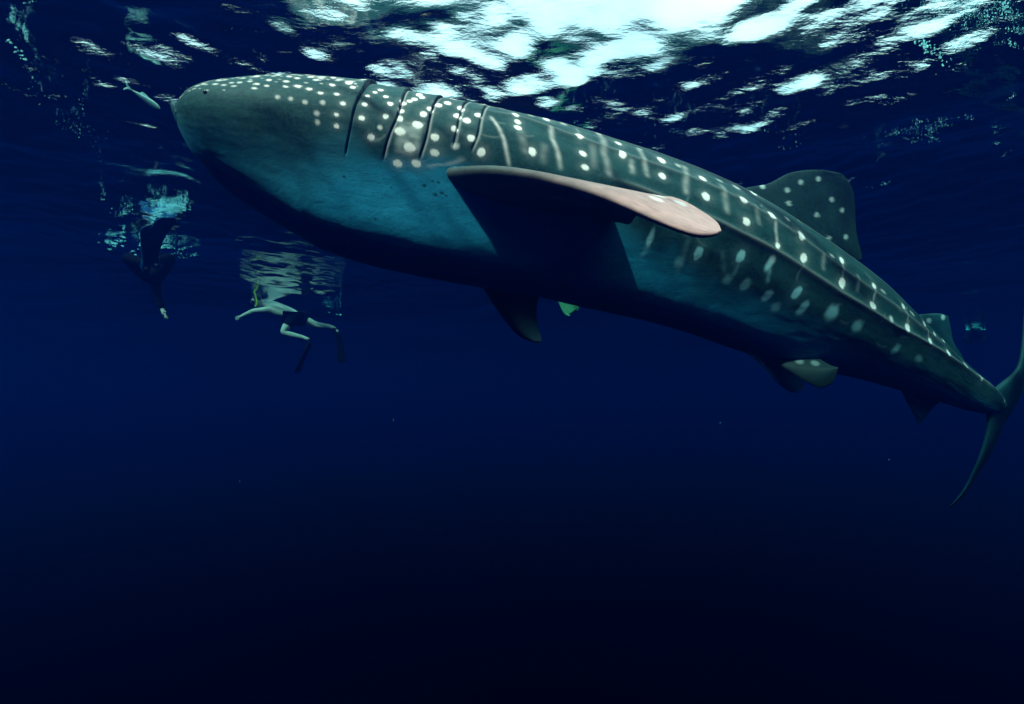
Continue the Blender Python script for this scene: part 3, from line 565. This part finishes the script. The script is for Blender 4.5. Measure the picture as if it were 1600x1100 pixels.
def swim_fin(root, heel, toe, tip, wide, w1, m, curve=None, name='swim_fin'):
    """foot pocket and flared blade with two stiff side rails"""
    heel, toe, tip = (np.array(v, float) for v in (heel, toe, tip)); ax = unit(tip-toe); wd = unit(np.array(wide)-ax*np.dot(wide, ax)); nr = np.cross(ax, wd)
    cv = np.zeros(3) if curve is None else np.array(curve, float)
    rows = []; prof = []
    for u in np.linspace(0, 1, 26):
        if u < .34:
            q = u/.34; c = heel*(1-q)+toe*q; hw = .048+.012*math.sin(q*3.1); th = .045*(1-q)+.022
            if q < .12: hw *= .6+q*3.3; th *= .6+q*3.3
        else:
            q = (u-.34)/.66; c = toe*(1-q)+tip*q+cv*(q*q-q)*1.0; hw = .06+(w1/2-.06)*min(1, q*1.25); th = .020*(1-q)+.006
            if q > .93: hw *= 1-.35*((q-.93)/.07)
        a_ = np.linspace(0, 2*math.pi, 20, endpoint=False)
        ca, sa = np.cos(a_), np.sin(a_); sx = np.sign(ca)*np.abs(ca)**.35; sy = np.sign(sa)*np.abs(sa)**.6
        rail = np.where(np.abs(sx) > .9, 1.0, .45) if u > .36 else 1.0
        rows.append(c+np.outer(hw*sx, wd)+np.outer(th*sy*rail*(1.6 if u > .36 else 1), nr))
    return obj(name, grid_mesh(name, np.array(rows), True), m, root)
SUIT = [('wetsuit', ['pelvis', 'waist', 'chest', 'neck', 'shoulderL', 'armL', 'elbowL', 'forearmL', 'wristL', 'shoulderR', 'armR', 'elbowR', 'forearmR', 'wristR', 'hipL', 'thighL', 'kneeL', 'calfL', 'ankleL', 'hipR', 'thighR', 'kneeR', 'calfR', 'ankleR'],
         [('pelvis', 'waist'), ('waist', 'chest'), ('chest', 'neck')]+[(a+s, b+s) for s in 'LR' for a, b in (('shoulder', 'arm'), ('arm', 'elbow'), ('elbow', 'forearm'), ('forearm', 'wrist'), ('hip', 'thigh'), ('thigh', 'knee'), ('knee', 'calf'), ('calf', 'ankle'))]+[('chest', 'shoulderL'), ('chest', 'shoulderR'), ('pelvis', 'hipL'), ('pelvis', 'hipR')], .02)]
SHORTS = [('swim_shorts', ['pelvis', 'hipL', 'thighL', 'hipR', 'thighR'], [('pelvis', 'hipL'), ('hipL', 'thighL'), ('pelvis', 'hipR'), ('hipR', 'thighR')], .016)]
W3 = lambda **k: {a: spot_at(*v) for a, v in k.items()}
# snorkeller in black shorts, at the surface left of the shark
DD = 12.0
J = W3(crown=(397,462,11.92), head=(402,470,11.95), jaw=(408,477,12.0), neck=(414,477,12.02), chest=(425,481,12.05), waist=(442,487,12.05), pelvis=(458,492,12.05),
       shoulderL=(421,484,11.88), elbowL=(396,486,11.78), wristL=(380,493,11.72), shoulderR=(424,474,12.22), elbowR=(412,482,12.45), wristR=(396,486,12.62),
       hipL=(458,496,11.95), kneeL=(441,520,11.78), ankleL=(472,527,11.88), toeL=(484,531,11.9), hipR=(463,495,12.15), kneeR=(494,508,12.2), ankleR=(521,512,12.22), toeR=(529,520,12.2))
J['snorkel'] = M_yellow
sn = person('bare-chested snorkeller in black shorts with a yellow snorkel, left of the shark', J, M_skin, SHORTS, M_shorts, 'swim_shorts', np.array([-.8, -.3, -.5]), extra=1.32)
swim_fin(sn, J['ankleL'], J['toeL']+np.array([.0, 0, -.06]), spot_at(463,583,11.95), np.array([.25, .9, .1]), .19, M_rubber)
swim_fin(sn, J['ankleR'], J['toeR']+np.array([.0, 0, -.05]), spot_at(534,567,12.2), np.array([.75, .6, 0]), .20, M_rubber)
# freediver in a black suit, seen from behind and below, at the far left
J = W3(pelvis=(237,431,8.55), waist=(238,428,8.75), chest=(239,424,9.0), neck=(240,419,9.2), jaw=(240,417,9.26), head=(240,412,9.32), crown=(240,405,9.36),
       hipL=(227,431,8.5), kneeL=(197,401,8.3), ankleL=(226,412,7.98), toeL=(230,420,7.9), hipR=(247,431,8.5), kneeR=(268,402,8.3), ankleR=(243,408,7.98), toeR=(242,416,7.9),
       shoulderL=(226,424,9.02), elbowL=(222,418,9.3), wristL=(228,414,9.5), shoulderR=(243,440,8.95), elbowR=(246,462,8.85), wristR=(254,484,8.8))
fd = person('freediver in a black wetsuit reaching one arm straight down, at the far left', J, M_skin, SUIT, M_suit, 'wetsuit', np.array([.1, .5, -.8]))
swim_fin(fd, spot_at(243,415,7.98), spot_at(241,398,7.85), spot_at(264,340,7.1), np.array([.95, .0, .3]), .23, M_blue, curve=(.25, 0, 0))
swim_fin(fd, spot_at(227,422,7.98), spot_at(229,402,7.85), spot_at(233,352,7.2), np.array([.25, .95, .3]), .21, M_blue)
# diver hidden behind the shark: only one lime fin tip shows below the belly
J = W3(crown=(649,289,5.75), head=(661,293,5.75), jaw=(673,298,5.75), neck=(681,301,5.75), chest=(703,308,5.75), waist=(735,322,5.75), pelvis=(764,337,5.75),
       shoulderL=(699,322,5.61), elbowL=(667,344,5.53), wristL=(639,349,5.48), shoulderR=(706,298,5.88), elbowR=(685,286,6.02), wristR=(661,281,6.06),
       hipL=(766,344,5.66), kneeL=(814,373,5.61), ankleL=(850,411,5.70), toeL=(862,428,5.70), hipR=(769,334,5.84), kneeR=(819,356,5.88), ankleR=(867,373,5.93), toeR=(882,382,5.93))
hd = person('diver hidden behind the shark with one lime green fin tip showing below its belly', J, M_skin, SUIT, M_suit, 'wetsuit', np.array([-.9, 0, -.3]))
swim_fin(hd, J['ankleL'], J['toeL'], spot_at(896,489,5.8), np.array([.9, .3, .45]), .20, M_lime)
swim_fin(hd, J['ankleR'], J['toeR'], spot_at(915,440,6.1), np.array([.2, .9, .1]), .20, M_lime)
# far swimmer at the surface, right of the second dorsal fin
J = W3(crown=(1523,508,15.80), head=(1523,514,15.80), jaw=(1523,521,15.85), neck=(1523,522,15.95), chest=(1524,521,16.20), waist=(1525,522,16.45), pelvis=(1525,523,16.70),
       shoulderL=(1512,522,16.20), elbowL=(1508,530,16.00), wristL=(1513,533,15.80), shoulderR=(1536,521,16.20), elbowR=(1540,530,16.00), wristR=(1535,534,15.80),
       hipL=(1520,524,16.75), kneeL=(1519,528,17.15), ankleL=(1520,527,17.55), toeL=(1520,529,17.70), hipR=(1530,524,16.75), kneeR=(1531,527,17.15), ankleR=(1531,525,17.55), toeR=(1531,527,17.70))
fs = person('faint distant swimmer under the surface, right of the second dorsal fin', J, M_suit, SUIT, M_suit, 'wetsuit', np.array([-.3, -.9, -.2]))
swim_fin(fs, J['ankleL'], J['toeL'], J['toeL']+np.array([.2, .55, -.1]), np.array([.8, -.2, .3]), .2, M_rubber)
swim_fin(fs, J['ankleR'], J['toeR'], J['toeR']+np.array([.25, .55, .0]), np.array([.8, -.2, .3]), .2, M_rubber)

# made-up fishlike shape standing for a pale reflection, ahead of the shark
def fishlike_shape(label, nose, tail, hh, m):
    nose, tail = np.array(nose), np.array(tail); ax = tail-nose; L_ = np.linalg.norm(ax); ax = ax/L_; upv = unit(np.array([0, 0, 1.])-ax*ax[2]); sd = np.cross(ax, upv)
    root = bpy.data.objects.new('fishlike_shape', None); col.objects.link(root); root.location = .5*(nose+tail); bpy.context.view_layer.update()
    a_ = np.linspace(0, 2*math.pi, 16, endpoint=False); rows = []
    for u in np.linspace(0, 1, 22):
        r = hh*(.05+1.0*math.sin(math.pi*min(1, u*1.02)**.62)**.8 if u < .97 else .18); r = max(r, hh*.10)
        rows.append(nose+ax*L_*.84*u+np.outer(r*np.cos(a_), upv)+np.outer(.55*r*np.sin(a_), sd))
    obj('body', grid_mesh('body', np.array(rows), True), m, root)
    def finp(nm, le, te, th): P = loft_fin(le, te, th, 16, 12)[0]; obj(nm, grid_mesh(nm, P, True), m, root)
    q = lambda u, h: nose+ax*L_*u+upv*hh*h
    finp('tail_fin', [q(.98, 1.5), q(.88, .5), q(.80, 0), q(.88, -.5), q(.98, -1.5)], [q(1.0, 1.55), q(.96, .5), q(.93, 0), q(.96, -.5), q(1.0, -1.55)], [.004, .008, .010, .008, .004])
    finp('dorsal_fin', [q(.30, .6), q(.38, 1.3), q(.50, 1.6)], [q(.62, .5), q(.58, 1.0), q(.54, 1.6)], [.008, .006, .003])
    for s in (1, -1): obj('eye', ico('eye', nose+ax*L_*.09+sd*hh*.38*s+upv*hh*.15, hh*.13, 2), M_eye, root)
    tag(root, label, 'fishlike_shape'); return root
M_fishlike = simple('pale green fish skin', (.30, .62, .55), .4, .3, 60, .3)
fishlike_shape('made-up pale green fishlike shape standing for a reflection, ahead of the shark snout', spot_at(250,170,4.5), spot_at(194,133,4.25), .026, M_fishlike)

# ================================================================ bubbles and foam
_bm = bmesh.new(); bmesh.ops.create_icosphere(_bm, subdivisions=1, radius=1); _iv = np.array([v.co[:] for v in _bm.verts]); _if = np.array([[v.index for v in f.verts] for f in _bm.faces]); _bm.free()
def bubbles(name, label, C, Rr, cat='bubbles'):
    C = np.asarray(C); Rr = np.asarray(Rr); k = len(C)
    C = C.copy(); C[:, 2] = np.minimum(C[:, 2], -.015)
    sq = 1+.25*rng.normal(size=(k, 1, 3)).clip(-1, 1); Vv = C[:, None]+_iv[None]*Rr[:, None, None]*sq
    F = _if[None]+(np.arange(k)*len(_iv))[:, None, None]
    me = bpy.data.meshes.new(name); P = Vv.reshape(-1, 3); T = F.reshape(-1, 3)
    me.vertices.add(len(P)); me.vertices.foreach_set('co', P.astype(np.float32).ravel()); me.loops.add(T.size); me.loops.foreach_set('vertex_index', T.astype(np.int32).ravel())
    me.polygons.add(len(T)); me.polygons.foreach_set('loop_start', np.arange(0, T.size, 3, dtype=np.int32)); me.update(calc_edges=True)
    o = obj(name, me, M_bubble); tag(o, label, cat, kind='stuff'); return o
def strew(blobs):
    """blobs: (x, y, depth below the surface, spread x, spread y, count, radius lo, radius hi); clumped, spread in pixels of the layout"""
    C, Q = [], []
    for x, y, z, sx, sy, k, r0, r1 in blobs:
        nc = max(2, k//14); cs = rng.normal(size=(nc, 2)); an = rng.uniform(-.6, .6, nc); wt = rng.random(nc)**2+.05; wt /= wt.sum()
        for _ in range(k):
            i = rng.choice(nc, p=wt); a = rng.normal(size=2)*[.30, .10]; c, s = math.cos(an[i]), math.sin(an[i])
            C.append(spot_on(x+(cs[i, 0]+a[0]*c-a[1]*s)*sx, max(-30, y+(cs[i, 1]*sy+(a[0]*s+a[1]*c)*(sx+sy)*.5)), -z*rng.uniform(.5, 1.3))); Q.append(r0*(r1/r0)**(rng.random()**2.2))
    return C, Q
# foam where the freediver's fins break the surface
bubbles('foam', 'bright cyan foam and bubbles kicked up by the freediver fins', *strew([
    (270,328,.06,10,3,900,.0025,.008),(284,326,.06,5,3,400,.0025,.008),(250,336,.08,6,4,260,.003,.010),(240,346,.1,4,6,120,.003,.010),
    (176,381,.10,6,3.5,380,.0025,.008),(188,377,.1,5,4,100,.003,.010),(222,383,.08,5,2,160,.0025,.008),(252,386,.08,7,2.2,260,.0025,.008),(214,398,.2,4,4,120,.0025,.008),
    (222,330,.06,14,12,110,.002,.007),(190,322,.06,18,14,50,.002,.006),(285,396,.1,16,6,120,.003,.009),(243,312,.04,10,5,90,.002,.005),(165,303,.05,8,9,24,.002,.006),(234,365,.2,2,10,30,.005,.010)]))
bubbles('foam', 'thin foam and ripples above the snorkeller in shorts', *strew([
    (392,461,.04,7,3,24,.003,.006),(415,459,.04,10,2,16,.003,.006),(505,478,.05,13,5,30,.003,.006),(527,491,.2,6,2,26,.004,.008),(532,498,.3,1,5,10,.008,.014)]))
bubbles('foam', 'pale wisp of foam on the distant swimmer right of the second dorsal fin', *strew([(1516,515,.05,5,1.5,30,.008,.016),(1527,512,.05,5,1.2,30,.008,.016),(1536,514,.05,3,1.2,14,.008,.014)]))
# breaking wave, upper right
def curve_blobs(pts, z, s, k, r0, r1):
    pts = np.array(pts, float); o = []
    for (a, b) in zip(pts[:-1], pts[1:]):
        for u in np.linspace(0, 1, 5)[:-1]: p = a*(1-u)+b*u; o.append((p[0], p[1], z, s, s*.6, k, r0, r1))
    return o
C1, Q1 = strew(curve_blobs([(1435,66),(1448,78),(1470,88),(1490,108),(1505,113),(1522,117)], .035, 4, 9, .003, .009)+
               [(1500,18,.03,40,14,260,.0015,.005),(1560,30,.03,32,16,240,.0015,.005),(1530,60,.03,38,18,120,.0015,.004),(1480,130,.03,22,8,80,.0015,.005),(1540,135,.03,30,9,120,.0015,.005),(1585,140,.03,14,10,70,.0015,.005),
                (1475,185,.04,24,7,110,.0015,.004),(1440,165,.04,10,12,60,.0015,.004),(1420,225,.04,22,8,80,.0015,.004),(1470,205,.04,5,18,50,.0015,.004),(1575,40,.03,20,20,70,.002,.006),(1570,230,.04,10,16,40,.0015,.003)])
bubbles('foam', 'swirl of white foam and bubbles under a breaking wave, upper right corner', C1, Q1)
C2, Q2 = strew(curve_blobs([(14,62),(30,85),(45,98)], .03, 4, 8, .003, .008)+[(35,18,.03,14,9,16,.002,.006),(40,45,.03,18,14,16,.002,.005),(222,62,.03,12,6,50,.0015,.004)]+
    curve_blobs([(48,112),(52,130),(55,152)], .05, 3, 2, .002, .005)+curve_blobs([(126,150),(128,165),(134,178)], .06, 3, 2, .002, .005)+curve_blobs([(110,198),(122,208),(132,215)], .06, 3, 2, .002, .005)+
    curve_blobs([(145,225),(160,250),(170,258)], .08, 5, 1, .002, .004)+[(60,160,.05,14,10,12,.002,.004),(100,190,.05,26,18,14,.002,.004)])
bubbles('bubbles', 'scattered chains of small bubbles, upper left corner', C2, Q2)
C3, Q3 = strew([(940,190,.10,35,6,40,.002,.005),(1000,205,.12,40,8,26,.002,.005),(1210,220,.15,40,20,30,.002,.005),(1360,290,.2,15,6,20,.002,.005),(575,108,.1,22,8,40,.002,.004)])
bubbles('bubbles', 'loose sprinkle of tiny bubbles above the back of the shark', C3, Q3)
# drifting specks
Cp = []; 
for _ in range(28):
    D = rng.uniform(1.6, 5); Cp.append(spot_at(rng.uniform(-300, 1900), rng.uniform(300, 900), D))
bubbles('plankton', 'tiny pale specks of plankton drifting in the dark water', Cp, rng.uniform(.0008, .0016, 28), 'plankton')
